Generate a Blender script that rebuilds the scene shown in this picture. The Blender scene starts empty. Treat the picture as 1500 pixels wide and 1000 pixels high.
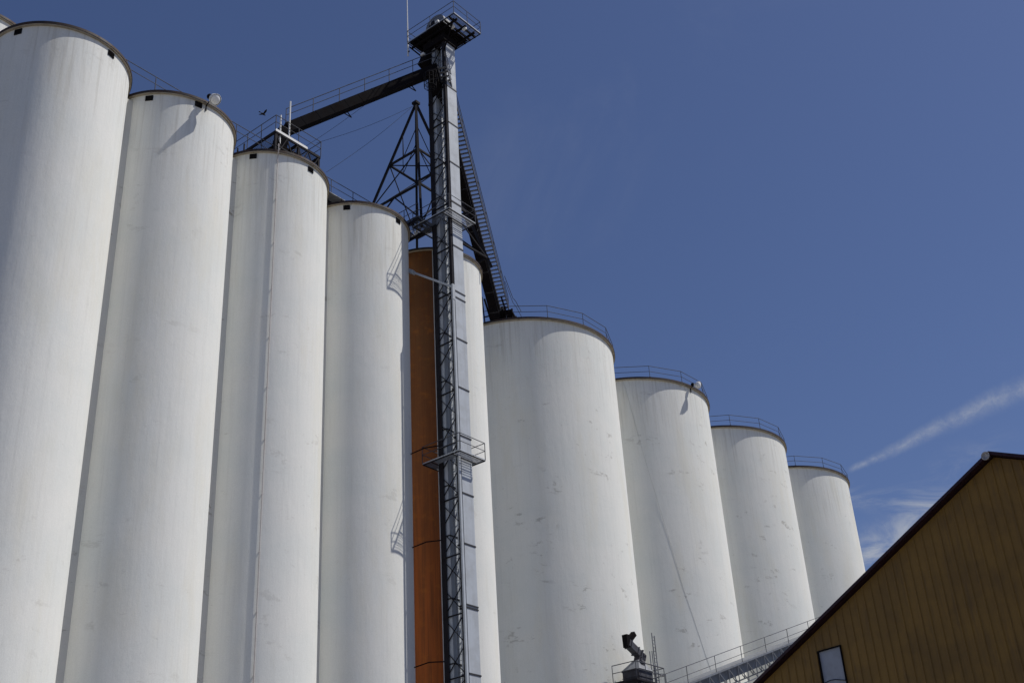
import bpy, math, random
from mathutils import Vector, Matrix
random.seed(7)
R = math.radians
SC = bpy.context.scene
COL = SC.collection
CAMH = 1.6
F_PX, PITCH, ROLL = 1778.26, R(28.521), R(-3.567)
SUN_AZ, SUN_EL = 6.0, 56.5
V = Vector

# ------------------------------------------------------------------ frames
A12 = R(52.2)
E1 = V((math.cos(A12), math.sin(A12), 0)); E2 = V((-E1.y, E1.x, 0)); UP = V((0, 0, 1))
N0 = V((-3.288, 62.402, 0))
KS = [1.0]
def W(a, b, z):                       # site grid: a along the silo rows, b across them, z above eye level
    return (N0 + E1*a + E2*b + UP*z)*KS[0] + UP*CAMH
def polar(c, r, az, z):
    return V((c[0] + r*math.cos(R(az)), c[1] + r*math.sin(R(az)), z + CAMH))

# ------------------------------------------------------------------ mesh builder
class MB:
    def __init__(s): s.v = []; s.f = []; s.sm = []
    def add(s, vs, fs, smooth=False):
        o = len(s.v); s.v += [V(v) for v in vs]; s.f += [tuple(i + o for i in f) for f in fs]; s.sm += [smooth]*len(fs); return s
    def box(s, c, hx, hy, hz):        # centre and three half-axis vectors
        vs = [c + hx*i + hy*j + hz*k for i in (-1, 1) for j in (-1, 1) for k in (-1, 1)]
        return s.add(vs, [(0, 1, 3, 2), (4, 6, 7, 5), (0, 4, 5, 1), (2, 3, 7, 6), (0, 2, 6, 4), (1, 5, 7, 3)])
    def gbox(s, a0, a1, b0, b1, z0, z1):
        k = KS[0]/2; return s.box(W((a0+a1)/2, (b0+b1)/2, (z0+z1)/2), E1*(a1-a0)*k, E2*(b1-b0)*k, UP*(z1-z0)*k)
    def bar(s, p, q, w, h=None, up=UP):
        h = w if h is None else h; d = q - p; L = d.length
        if L < 1e-6: return s
        d /= L; x = d.cross(up)
        if x.length < 1e-3: x = d.cross(E1)
        x.normalize(); y = x.cross(d)
        return s.box((p+q)/2, d*L/2, x*w/2, y*h/2)
    def angle(s, p, q, w, t=.012, up=UP):   # steel angle section
        d = (q-p).normalized(); x = d.cross(up)
        if x.length < 1e-3: x = E1.copy()
        x.normalize(); y = x.cross(d)
        s.box((p+q)/2 + y*(-w/2), d*(q-p).length/2, x*w/2, y*t/2)
        s.box((p+q)/2 + x*(-w/2), d*(q-p).length/2, y*w/2, x*t/2); return s
    def tube(s, pts, r, n=8, close=True):
        if len(pts) < 2: return s
        rings = []
        for i, p in enumerate(pts):
            d = (pts[min(i+1, len(pts)-1)] - pts[max(i-1, 0)]).normalized()
            x = d.cross(UP)
            if x.length < 1e-3: x = d.cross(E1)
            x.normalize(); y = x.cross(d)
            rr = r[i] if isinstance(r, (list, tuple)) else r
            rings.append([p + (x*math.cos(2*math.pi*k/n) + y*math.sin(2*math.pi*k/n))*rr for k in range(n)])
        vs = [v for g in rings for v in g]; fs = []
        for i in range(len(pts)-1):
            for k in range(n):
                k2 = (k+1) % n; fs.append((i*n+k, i*n+k2, (i+1)*n+k2, (i+1)*n+k))
        s.add(vs, fs, True)
        if close: s.add(rings[0], [tuple(range(n))[::-1]]); s.add(rings[-1], [tuple(range(n))])
        return s
    def lathe(s, o, axis, prof, n=24):      # prof = [(distance along axis, radius)]
        axis = axis.normalized(); x = axis.cross(UP)
        if x.length < 1e-3: x = E1.copy()
        x.normalize(); y = x.cross(axis)
        vs = [o + axis*h + (x*math.cos(2*math.pi*k/n) + y*math.sin(2*math.pi*k/n))*r for h, r in prof for k in range(n)]
        fs = [(i*n+k, i*n+(k+1) % n, (i+1)*n+(k+1) % n, (i+1)*n+k) for i in range(len(prof)-1) for k in range(n)]
        return s.add(vs, fs, True)
    def prism(s, poly, d):                   # polygon of 3D points extruded by vector d
        n = len(poly); vs = list(poly) + [p + d for p in poly]
        return s.add(vs, [tuple(range(n))[::-1], tuple(range(n, 2*n))] + [(i, (i+1) % n, (i+1) % n + n, i+n) for i in range(n)])

def build(name, mb, m, parent=None, origin=None):
    root = parent
    o0 = V((0, 0, 0))
    if parent is not None: o0 = V(parent['_o'])
    elif origin is not None: o0 = origin
    me = bpy.data.meshes.new(name)
    me.from_pydata([tuple(v - o0) for v in mb.v], [], mb.f)
    me.polygons.foreach_set('use_smooth', mb.sm)
    me.materials.append(m); me.update()
    import bmesh
    bm = bmesh.new(); bm.from_mesh(me); bmesh.ops.recalc_face_normals(bm, faces=bm.faces); bm.to_mesh(me); bm.free()
    ob = bpy.data.objects.new(name, me); COL.objects.link(ob)
    ob['_o'] = tuple(o0)
    if parent is not None: ob.parent = parent
    else: ob.location = o0
    return ob
def thing(name, label, cat, loc, group=None):
    o = bpy.data.objects.new(name, None); COL.objects.link(o); o.location = loc; o['_o'] = tuple(loc)
    o.empty_display_size = .3
    return tag(o, label, cat, group)
def tag(o, label, cat, group=None):
    o['label'] = label; o['category'] = cat
    if group: o['group'] = group
    return o

# ------------------------------------------------------------------ materials
def mat(name, base, rough=.6, metal=0., spec=.3):
    m = bpy.data.materials.new(name); m.use_nodes = True
    b = m.node_tree.nodes['Principled BSDF']
    b.inputs['Base Color'].default_value = (*base, 1); b.inputs['Roughness'].default_value = rough
    b.inputs['Metallic'].default_value = metal; b.inputs['Specular IOR Level'].default_value = spec
    return m
class NT:
    def __init__(s, tree): s.t = tree; s.n = tree.nodes; s.l = tree.links
    def new(s, typ, **kw):
        n = s.n.new(typ)
        for k, v in kw.items(): setattr(n, k, v)
        return n
    def link(s, a, b): s.l.new(a, b)
    def setin(s, sock, v):
        if isinstance(v, bpy.types.NodeSocket): s.l.new(v, sock)
        else: sock.default_value = v
    def math(s, op, a, b=None, c=None, clamp=False):
        n = s.new('ShaderNodeMath', operation=op); n.use_clamp = clamp
        s.setin(n.inputs[0], a)
        if b is not None: s.setin(n.inputs[1], b)
        if c is not None: s.setin(n.inputs[2], c)
        return n.outputs[0]
    def vmath(s, op, a, b=None):
        n = s.new('ShaderNodeVectorMath', operation=op); s.setin(n.inputs[0], a)
        if b is not None: s.setin(n.inputs[1], b)
        return n.outputs['Value'] if op == 'DOT_PRODUCT' else n.outputs[0]
    def noise(s, vec, scale, detail=4, rough=.55, dist=0.):
        n = s.new('ShaderNodeTexNoise'); s.link(vec, n.inputs['Vector'])
        n.inputs['Scale'].default_value = scale; n.inputs['Detail'].default_value = detail
        n.inputs['Roughness'].default_value = rough; n.inputs['Distortion'].default_value = dist
        return n.outputs['Fac']
    def ramp(s, fac, lo, hi, a=0., b=1.):
        n = s.new('ShaderNodeMapRange'); n.interpolation_type = 'SMOOTHSTEP'; s.setin(n.inputs['Value'], fac)
        n.inputs['From Min'].default_value = lo; n.inputs['From Max'].default_value = hi
        n.inputs['To Min'].default_value = a; n.inputs['To Max'].default_value = b
        return n.outputs[0]
    def mix(s, fac, a, b, typ='MIX'):
        n = s.new('ShaderNodeMix', data_type='RGBA', blend_type=typ); s.setin(n.inputs[0], fac)
        for sock, v in ((n.inputs[6], a), (n.inputs[7], b)):
            if isinstance(v, (tuple, list)): v = (*v, 1) if len(v) == 3 else v
            s.setin(sock, v)
        return n.outputs[2]
    def scaled(s, vec, sc):
        return s.vmath('MULTIPLY', vec, sc)

def weathered(name, base, dirt, rough, metal, amt=.5, scale=1.2, bump=.0, spec=.3):
    m = mat(name, base, rough, metal, spec); t = NT(m.node_tree); b = t.n['Principled BSDF']
    pos = t.new('ShaderNodeNewGeometry').outputs['Position']
    f = t.ramp(t.noise(pos, scale, 6, .65), .38, .72, 0, amt)
    st = t.ramp(t.noise(t.scaled(pos, (5, 5, .35)), 1., 4, .6), .45, .75, 0, amt*.8)
    c = t.mix(f, base, dirt); c = t.mix(st, c, dirt); t.link(c, b.inputs['Base Color'])
    r = t.math('ADD', t.math('MULTIPLY', f, .25), rough, clamp=True); t.link(r, b.inputs['Roughness'])
    if bump:
        bn = t.new('ShaderNodeBump'); bn.inputs['Strength'].default_value = .5; bn.inputs['Distance'].default_value = bump
        t.link(t.noise(pos, 14, 5, .7), bn.inputs['Height']); t.link(bn.outputs[0], b.inputs['Normal'])
    return m

def silo_paint(name, patch, tint):
    m = mat(name, tint, .75, 0, .2); t = NT(m.node_tree); b = t.n['Principled BSDF']
    pos = t.new('ShaderNodeNewGeometry').outputs['Position']
    warm = tuple(x*y for x, y in zip(tint, (.93, .905, .83)))
    cool = tuple(x*y for x, y in zip(tint, (.94, .96, .97)))
    c = t.mix(t.ramp(t.noise(pos, .35, 5, .6), .35, .7), tint, cool)
    c = t.mix(t.ramp(t.noise(t.scaled(pos, (1, 1, .25)), .5, 6, .65), .46, .74, 0, .6), c, warm)
    # long run-off streaks and fine formwork marks
    c = t.mix(t.ramp(t.noise(t.scaled(pos, (6, 6, .12)), 1., 5, .65), .48, .8, 0, .42), c, tuple(x*.80 for x in tint))
    c = t.mix(t.ramp(t.noise(t.scaled(pos, (14, 14, .5)), 1., 3, .7), .52, .8, 0, .22), c, tuple(x*.78 for x in tint))
    # horizontal lift lines of the slip form
    lift = t.noise(t.scaled(pos, (.25, .25, 3.2)), 1., 3, .6)
    c = t.mix(t.ramp(lift, .60, .80, 0, .06), c, tuple(x*.82 for x in tint))
    # worn spots, smudges and small scars where the paint has gone
    msk = t.ramp(t.noise(pos, .22, 3, .5), .44, .60)
    sp = t.ramp(t.noise(t.scaled(pos, (1, 1, 2.1)), .62, 9, .74, .4), .585, .64, 0, patch)
    c = t.mix(t.math('MULTIPLY', sp, msk), c, (.30, .28, .235))
    sp2 = t.ramp(t.noise(t.scaled(pos, (2.2, 2.2, 3)), 1.4, 6, .7), .65, .70, 0, patch*.8)
    c = t.mix(sp2, c, (.36, .33, .28))
    cr = t.noise(t.scaled(pos, (1, 1, 2.4)), .42, 8, .62, .9)
    cr = t.ramp(t.math('ABSOLUTE', t.math('SUBTRACT', cr, .5)), .0012, .0045, .35*patch, 0)
    c = t.mix(t.math('MULTIPLY', cr, t.ramp(t.noise(pos, .3, 2, .5), .5, .62)), c, (.30, .28, .25))
    # dirt gathered just under the roof and fine grain of the rendered surface
    sep = t.new('ShaderNodeSeparateXYZ'); t.link(pos, sep.inputs[0])
    topm = t.ramp(sep.outputs['Z'], 37.5, 45.8, 0, 1)
    drip = t.ramp(t.noise(t.scaled(pos, (4.5, 4.5, .2)), 1., 4, .6), .46, .72, 0, .34)
    c = t.mix(t.math('MULTIPLY', topm, drip), c, (.38, .35, .29))
    g = t.ramp(t.noise(pos, 30, 2, .8), .3, .7, .93, 1.05)
    c = t.mix(1., c, t.new_rgb(g), 'MULTIPLY')
    t.link(c, b.inputs['Base Color'])
    bn = t.new('ShaderNodeBump'); bn.inputs['Strength'].default_value = .35; bn.inputs['Distance'].default_value = .03
    h = t.math('ADD', t.noise(t.scaled(pos, (1, 1, .6)), 3.2, 8, .7), t.math('MULTIPLY', t.noise(t.scaled(pos, (1, 1, .2)), 1.6, 3, .6), 1.2))
    t.link(h, bn.inputs['Height']); t.link(bn.outputs[0], b.inputs['Normal'])
    return m
def _rgb(s, g):
    n = s.new('ShaderNodeCombineColor')
    for i in range(3): s.link(g, n.inputs[i])
    return n.outputs[0]
NT.new_rgb = _rgb

M = {}
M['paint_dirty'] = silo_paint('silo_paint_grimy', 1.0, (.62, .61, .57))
M['paint'] = silo_paint('silo_paint', .2, (.785, .782, .738))
M['paint_worn'] = silo_paint('silo_paint_worn', .48, (.80, .797, .745))
M['slab'] = weathered('roof_slab_concrete', (.42, .36, .27), (.22, .19, .15), .85, 0, .7, 1.5)
M['flash'] = weathered('roof_flashing', (.035, .03, .03), (.09, .05, .035), .6, .2, .7, 2)
M['roof'] = weathered('roof_concrete', (.36, .35, .33), (.2, .19, .17), .9, 0, .7, .7)
M['galv'] = weathered('galvanised_steel', (.46, .495, .54), (.33, .345, .36), .6, .0, .6, 1.0)
M['galvd'] = weathered('dull_galvanised_steel', (.22, .235, .26), (.12, .12, .125), .55, .3, .6, 1.4)
M['rail'] = weathered('rail_steel', (.085, .09, .11), (.05, .045, .045), .6, .0, .6, 2, spec=.15)
M['dark'] = weathered('dark_steel', (.024, .024, .03), (.02, .015, .013), .7, .0, .6, 1.5, spec=.06)
M['darker'] = weathered('sooty_steel', (.010, .009, .011), (.016, .012, .011), .8, .0, .6, 1.5, spec=.03)
M['white'] = weathered('white_enamel', (.75, .75, .73), (.5, .49, .45), .35, 0, .4, 4)
M['vent'] = mat('vent_mesh', (.008, .008, .009), .8)
M['lens'] = mat('lamp_glass', (.85, .85, .84), .5, 0, .3)
M['conduit'] = weathered('painted_conduit', (.48, .455, .45), (.36, .30, .28), .5, 0, .6, 2)
M['cable'] = mat('grey_cable', (.42, .42, .41), .7)
M['iron'] = weathered('painted_iron', (.075, .08, .095), (.05, .035, .035), .6, .0, .6, 2, spec=.15)
M['seam'] = mat('joint_flange', (.03, .03, .035), .6)
M['feather'] = mat('dark_plumage', (.015, .014, .014), .8)
M['pane'] = weathered('window_sheet', (.36, .38, .43), (.25, .26, .28), .45, 0, .5, 3)
M['trim'] = weathered('maroon_trim', (.035, .012, .02), (.02, .01, .014), .45, .1, .6, 2)
M['cap'] = weathered('ridge_cap_end', (.45, .43, .42), (.15, .13, .12), .6, .2, .9, 9)

def orange_clad():
    m = mat('rusty_cladding', (.4, .13, .03), .7, 0, .25); t = NT(m.node_tree); b = t.n['Principled BSDF']
    pos = t.new('ShaderNodeNewGeometry').outputs['Position']; sep = t.new('ShaderNodeSeparateXYZ'); t.link(pos, sep.inputs[0])
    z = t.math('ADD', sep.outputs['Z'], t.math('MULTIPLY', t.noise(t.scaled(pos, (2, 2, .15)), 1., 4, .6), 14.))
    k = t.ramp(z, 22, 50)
    c = t.mix(k, (.30, .076, .013), (.13, .055, .018))       # rust, dark brown to orange; ground bounce towards the foot painted into the colour
    c = t.mix(t.ramp(t.noise(t.scaled(pos, (9, 9, .2)), 1., 5, .7), .40, .66, 0, .75), c, (.13, .042, .012))
    c = t.mix(t.ramp(t.noise(pos, 1.6, 6, .7), .5, .75, 0, .5), c, (.34, .11, .014))
    t.link(c, b.inputs['Base Color']); return m
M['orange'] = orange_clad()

def siding():
    m = mat('brown_siding', (.12, .06, .018), .55, 0, .35); t = NT(m.node_tree); b = t.n['Principled BSDF']
    pos = t.new('ShaderNodeNewGeometry').outputs['Position']
    c = t.mix(t.ramp(t.noise(pos, .7, 6, .65), .35, .7), (.26, .142, .025), (.185, .102, .021))
    c = t.mix(t.ramp(t.noise(t.scaled(pos, (6, 6, .5)), 1., 5, .65), .48, .8, 0, .5), c, (.085, .05, .022))
    c = t.mix(t.ramp(t.noise(pos, 18, 3, .7), .45, .75, 0, .35), c, (.19, .10, .03))
    t.link(c, b.inputs['Base Color']); return m
M['siding'] = siding()
def gravel():
    m = mat('pale_gravel', (.36, .34, .31), .95); t = NT(m.node_tree); b = t.n['Principled BSDF']
    pos = t.new('ShaderNodeNewGeometry').outputs['Position']
    c = t.mix(t.ramp(t.noise(pos, .08, 6, .6), .35, .7), (.25, .24, .22), (.19, .18, .165))
    c = t.mix(t.ramp(t.noise(pos, 9, 5, .8), .4, .7, 0, .6), c, (.13, .125, .115))
    t.link(c, b.inputs['Base Color'])
    bn = t.new('ShaderNodeBump'); bn.inputs['Distance'].default_value = .03; t.link(t.noise(pos, 25, 5, .7), bn.inputs['Height'])
    t.link(bn.outputs[0], b.inputs['Normal']); return m
M['ground'] = gravel()

# ------------------------------------------------------------------ ground
g = MB(); S_ = 4000
g.add([(-S_, -S_, 0), (S_, -S_, 0), (S_, S_, 0), (-S_, S_, 0)], [(0, 1, 2, 3)])
go = build('ground', g, M['ground']); go['kind'] = 'structure'; go['label'] = 'pale gravel yard around the silos'

# ------------------------------------------------------------------ silos
HS = 44.4
SL = [(-22.892, 48.747), (-18.607, 54.388), (-14.177, 60.013), (-9.811, 65.703), (-5.378, 71.538)]
SB = [(.596, 85.5), (9.343, 96.553), (17.853, 107.364), (26.099, 118.032)]
SL0 = (-29.6, 51.6)
RL, RB = 3.5, 7.278
SLAB_T = .17

def ring_faces(n, rows): return [(i*n+k, i*n+(k+1) % n, (i+1)*n+(k+1) % n, (i+1)*n+k) for i in range(rows-1) for k in range(n)]
def make_silo(c, r, over, label, group, m, vents=(), n=192):
    t = thing('silo', label, 'grain silo', V((c[0], c[1], 0)), group)
    w = MB(); zs = [-CAMH, 0, 10, 20, 30, 40, HS-SLAB_T]
    vs = [polar(c, r, 360*k/n, z) for z in zs for k in range(n)]
    w.add(vs, ring_faces(n, len(zs)), True); build('wall', w, m, t)
    s = MB(); R2 = r + over
    b = [polar(c, r-.3, 360*k/n, HS-SLAB_T) for k in range(n)]; b1 = [polar(c, R2, 360*k/n, HS-SLAB_T) for k in range(n)]
    b2 = [polar(c, R2, 360*k/n, HS-.07) for k in range(n)]
    s.add(b + b1, ring_faces(n, 2)); s.add(b1 + b2, ring_faces(n, 2), True)
    s.add(b2, [tuple(range(n))]); ro = build('roof', s, M['slab'], t)
    e = MB(); pr = [(R2+.03, HS-.11), (R2+.03, HS+.03), (R2-.12, HS+.03), (R2-.12, HS-.05)]
    vs = [polar(c, rr, 360*k/n, z) for rr, z in pr for k in range(n)]
    e.add(vs, ring_faces(n, 4)); e.add([polar(c, R2+.005, 360*k/n, HS-.11) for k in range(n)] + [polar(c, R2+.03, 360*k/n, HS-.11) for k in range(n)], ring_faces(n, 2))
    build('roof_edge', e, M['flash'], t)
    d = MB(); d.add([polar(c, R2-.1, 360*k/n, HS+.005) for k in range(n)] + [polar(c, .3, 360*k/n, HS+.35) for k in range(n)], ring_faces(n, 2), True)
    d.add([polar(c, .3, 360*k/n, HS+.35) for k in range(n)], [tuple(range(n))]); build('roof_deck', d, M['roof'], t)
    for az, z in vents:
        rad = V((math.cos(R(az)), math.sin(R(az)), 0)); tan = V((-rad.y, rad.x, 0))
        vb = MB(); vb.box(polar(c, r, az, z-.02), rad*.035, tan*.21, UP*.17); vo = build('vent', vb, M['vent'], t)
        lo = MB()
        for q in range(4): lo.box(polar(c, r+.045, az, z-.13+q*.075), rad*.02, tan*.19, UP*.012)
        build('louvre', lo, M['darker'], vo)
    return t
def infill(t, c1, c2, off=1.15, top=HS-.45):
    p1 = V((*c1, 0)); p2 = V((*c2, 0)); d = (p2-p1).normalized(); n = V((d.y, -d.x, 0)); half = math.sqrt(RL*RL - off*off)
    q1 = p1 + d*(half-.12) + n*(off); q2 = p2 - d*(half-.12) + n*off
    m = MB(); mid = (q1+q2)/2; m.box(V((mid.x, mid.y, (top+CAMH)/2)) - n*.12, d*(q2-q1).length/2, n*.12, UP*(top+CAMH)/2)
    build('infill_wall', m, M['paint_dirty'], t)

silo_group_l = 'tall white silos of the joined row at the left'
silo_group_b = 'wide white silos with roof railings at the right'
labels_l = ['taller white silo behind the row, only its rim showing in the top left corner',
    'narrow white silo at far left whose two dark vents sit far apart',
    'narrow white silo with a floodlight hanging off its roof edge',
    'narrow white silo with a thin vertical pipe and the steel landing on top',
    'narrow white silo beside the brown cladding with lattice shadows on its wall',
    'narrow white silo behind the lattice tower, clad rusty brown on its left side']
vents_l = [(), ((-104, 44.02), (-24.4, 43.98)), ((-92.8, 44.0), (-49.4, 44.05)), ((-93.1, 44.02), (-34.3, 43.95)), ((-89.2, 44.02), (-29.4, 44.0)), ()]
rows = [SL0] + SL
silos = []
for i, c in enumerate(rows):
    HS = 49.05 if i == 0 else 44.4         # the one behind the row stands taller
    t = make_silo(c, RL, .12, labels_l[i], silo_group_l, M['paint'], vents_l[i]); silos.append(t)
    if 0 < i < 5: infill(t, c, rows[i+1], 1.15 if i < 4 else .94)
# conduit on the third silo
t = silos[3]; c = SL[2]
m = MB(); m.tube([polar(c, RL+.06, -70.0, z) for z in (-CAMH, 10, 20, 30, 40, 44.15)], .026, 6); m.tube([polar(c, RL+.06, -70.0, 44.15), polar(c, RL+.22, -70, 44.2), polar(c, RL+.22, -70, 44.8)], .035, 6)
for z in range(2, 44, 3): m.box(polar(c, RL+.03, -70, z), E1*.035, E2*.035, UP*.012)
build('pipe', m, M['conduit'], t)
# rusty brown cladding on the left half of the silo behind the tower
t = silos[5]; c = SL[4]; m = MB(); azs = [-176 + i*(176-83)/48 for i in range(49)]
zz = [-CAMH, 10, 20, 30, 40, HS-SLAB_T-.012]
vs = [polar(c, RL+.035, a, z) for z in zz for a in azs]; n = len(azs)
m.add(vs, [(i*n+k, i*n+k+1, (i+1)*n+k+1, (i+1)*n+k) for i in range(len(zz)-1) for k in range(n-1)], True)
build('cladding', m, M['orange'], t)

def roof_rail(c, r, t, n=15, az0=-76., gap=None, hh=1.07):
    root = MB(); pts = [(az0 + 360*k/n) for k in range(n)]
    for k in range(n):
        a, b = pts[k], pts[(k+1) % n]
        if gap and gap[0] <= ((a+180) % 360)-180 <= gap[1]: continue
        for h, rr in ((hh, .024), (hh*.53, .02)): root.tube([polar(c, r, a, HS+h), polar(c, r, b, HS+h)], rr, 6)
    ro = build('railing', root, M['rail'], t)
    for a in pts:
        p = MB(); p.tube([polar(c, r, a, HS+.02), polar(c, r, a, HS+hh)], .024, 6); p.box(polar(c, r, a, HS+.05), E1*.06, E2*.06, UP*.02)
        build('post', p, M['rail'], ro)
labels_b = ['widest-looking white silo right of the lattice tower where the stair gallery lands',
    'wide white silo with a floodlight on its roof edge and a slanting cable',
    'wide white silo third from the tower, between its two railed neighbours',
    'farthest wide white silo, partly hidden by the sloping roof of the brown building']
bsilos = []
for i, c in enumerate(SB):
    t = make_silo(c, RB, .165, labels_b[i], silo_group_b, M['paint_worn'], n=224); bsilos.append(t)
    roof_rail(c, RB+.12, t, 15, (-73, -76, -80, -84)[i])

# loose cable hanging down the second wide silo
c = SB[1]; pts = []
kp = [(-94, 44.25), (-92.6, 43.55), (-86.3, 37.9), (-80.3, 33.5), (-70.5, 26.55), (-61, 21.5), (-45, 14), (-30, 6), (-25, -1.5)]
for (a0, z0), (a1, z1) in zip(kp, kp[1:]):
    for k in range(6): pts.append(polar(c, RB+.012, a0+(a1-a0)*k/6, z0+(z1-z0)*k/6))
tag(build('cable', MB().tube(pts, .007, 5), M['cable'], origin=polar(c, RB, -25, -CAMH)), 'thin dark cable slanting down the wall of the second wide silo', 'cable')

# ------------------------------------------------------------------ floodlights
def floodlight(p, outward, aim, label, sc=1.0):
    t = thing('floodlight', label, 'floodlight', p, 'floodlights on the silo roof edges')
    ax = aim.normalized()
    h = MB(); h.lathe(p, ax, [(x*sc, y*sc) for x, y in [(-.30, .0), (-.30, .07), (-.24, .10), (-.16, .16), (-.05, .23), (.08, .26), (.14, .27), (.14, .25)]], 24)
    build('lamp_housing', h, M['white'], t)
    l = MB(); l.lathe(p, ax, [(x*sc, y*sc) for x, y in [(.10, .25), (.16, .20), (.20, .1), (.21, .0)]], 24); build('lens', l, M['lens'], t)
    b = MB(); b.lathe(p - ax*.30*sc, -ax, [(x*sc, y*sc) for x, y in [(0, .12), (.14, .13), (.2, .1), (.2, 0)]], 16); build('ballast', b, M['darker'], t)
    k = MB(); q = p - outward*.75 - UP*.02
    k.tube([p - ax*.1, p - ax*.2 - outward*.2, q], .03, 6); k.bar(q + UP*.2, q - UP*.35, .07, .05)
    build('bracket', k, M['dark'], t)
def outw(c, p): d = V((p.x-c[0], p.y-c[1], 0)); return d.normalized()
p = V((-15.43, 51.53, 44.20+CAMH)); o_ = outw(SL[1], p)
floodlight(p, o_, V((.55, -.35, -.62)), 'white floodlight hanging off the roof edge of the narrow silo', 1.25)
p = V((15.2, 91.0, 44.25+CAMH)); o_ = outw(SB[1], p)
floodlight(p, o_, V((.75, -.45, -.35)), 'white floodlight among the roof railings of the wide silo', 1.15)

# ------------------------------------------------------------------ platforms helper
def grating(mb, a0, a1, b0, b1, z, along='b', step=.075):
    if along == 'b':
        k = int((a1-a0)/step)
        for i in range(k+1): mb.gbox(a0+i*step-.006, a0+i*step+.006, b0, b1, z-.035, z)
    else:
        k = int((b1-b0)/step)
        for i in range(k+1): mb.gbox(a0, a1, b0+i*step-.006, b0+i*step+.006, z-.035, z)
def rail_run(mb, pts, h=1.07, mid=True, r=.024):
    for k in range(len(pts)-1):
        mb.tube([pts[k]+UP*h, pts[k+1]+UP*h], r, 6)
        if mid: mb.tube([pts[k]+UP*h*.53, pts[k+1]+UP*h*.53], r*.85, 6)
def posts(parent, pts, h=1.07, m='rail', r=.026):
    for p in pts: build('post', MB().tube([p, p+UP*h], r, 6), M[m], parent)
def platform(t, a0, a1, b0, b1, z, ha0, ha1, hb0, hb1, nposts=2, name='platform', fm='galvd'):
    fr = MB(); w = .06
    for (x0, x1, y0, y1) in ((a0, a1, b0, b0+w), (a0, a1, b1-w, b1), (a0, a0+w, b0+w, b1-w), (a1-w, a1, b0+w, b1-w)): fr.gbox(x0, x1, y0, y1, z-.085, z-.036)
    for (x0, x1, y0, y1) in ((a0+w, a1-w, hb0-w, hb0), (a0+w, a1-w, hb1, hb1+w)): fr.gbox(x0, x1, y0, y1, z-.08, z-.045)
    pf = build(name, fr, M['dark'], t)
    fl = MB()
    grating(fl, a0+w, a1-w, b0+w, hb0-w, z, 'a'); grating(fl, a0+w, a1-w, hb1+w, b1-w, z, 'a')
    grating(fl, a0+w, ha0, hb0, hb1, z, 'b'); 
    if a1-w > ha1: grating(fl, ha1, a1-w, hb0, hb1, z, 'b')
    build('floor', fl, M[fm], pf)
    tb = MB(); h = .06
    for (x0, x1, y0, y1) in ((a0, a1, b0-.008, b0-.003), (a0, a1, b1+.003, b1+.008), (a0-.008, a0-.003, b0, b1), (a1+.003, a1+.008, b0, b1)): tb.gbox(x0, x1, y0, y1, z-.02, z+h-.02)
    build('toe_board', tb, M['galv'], pf)
    cs = [(a0, b0), (a1, b0), (a1, b1), (a0, b1), (a0, b0)]; P_ = [W(x, y, z) for x, y in cs]
    rr = MB(); rail_run(rr, P_); ro = build('railing', rr, M['rail'], pf)
    pp = []
    for k in range(4):
        for i in range(nposts): pp.append(P_[k].lerp(P_[k+1], i/nposts))
    posts(ro, pp)
    return pf

# ------------------------------------------------------------------ elevator tower (its grid is set out 2.1 % larger)
KS[0] = 1.021
TA0, TA1, TB0, TB1 = .65, 1.70, .65, 2.20
TOP = 59.2
tw = thing('elevator_tower', 'tall steel lattice elevator tower rising between the two silo rows', 'tower', W((TA0+TA1)/2, (TB0+TB1)/2, -CAMH))
for (a, b) in ((TA0, TB0), (TA1, TB0), (TA1, TB1), (TA0, TB1)):
    l = MB(); ia = .25 if a == TA0 else -.2; ib = .2 if b == TB0 else -.36; q = .022
    l.gbox(min(a, a+ia), max(a, a+ia), min(b, b+math.copysign(q, ib)), max(b, b+math.copysign(q, ib)), -CAMH, TOP)
    l.gbox(min(a, a+math.copysign(q, ia)), max(a, a+math.copysign(q, ia)), min(b+math.copysign(q, ib), b+ib), max(b+math.copysign(q, ib), b+ib), -CAMH, TOP)
    build('leg', l, M['dark'], tw)
bays = [-1.5 + 3.3*i for i in range(19)]
bays = [z for z in bays if z < TOP]
for i, z in enumerate(bays):
    z1 = min(z+3.3, TOP); zm = (z+z1)/2
    for face in ('l', 'r', 'f'):
        m = MB()
        if face == 'l': p = lambda s, zz: W(TA0+.03, TB0+.02 + s*(TB1-TB0-.04), zz)
        elif face == 'f': p = lambda s, zz: W(TA1-.03, TB0+.02 + s*(TB1-TB0-.04), zz)
        else: p = lambda s, zz: W(TA0+.02 + s*(TA1-TA0-.04), TB1-.03, zz)
        n_ = E1 if face != 'r' else E2
        m.bar(p(0, z), p(1, z), .05, .10, n_)
        m.bar(p(0, z), p(1, zm), .035, .055, n_); m.bar(p(1, zm), p(0, z1), .035, .055, n_)
        m.bar(p(1, z), p(0, zm), .03, .05, n_); m.bar(p(0, zm), p(1, z1), .03, .05, n_)
        build('bracing', m, M['dark'], tw)
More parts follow.
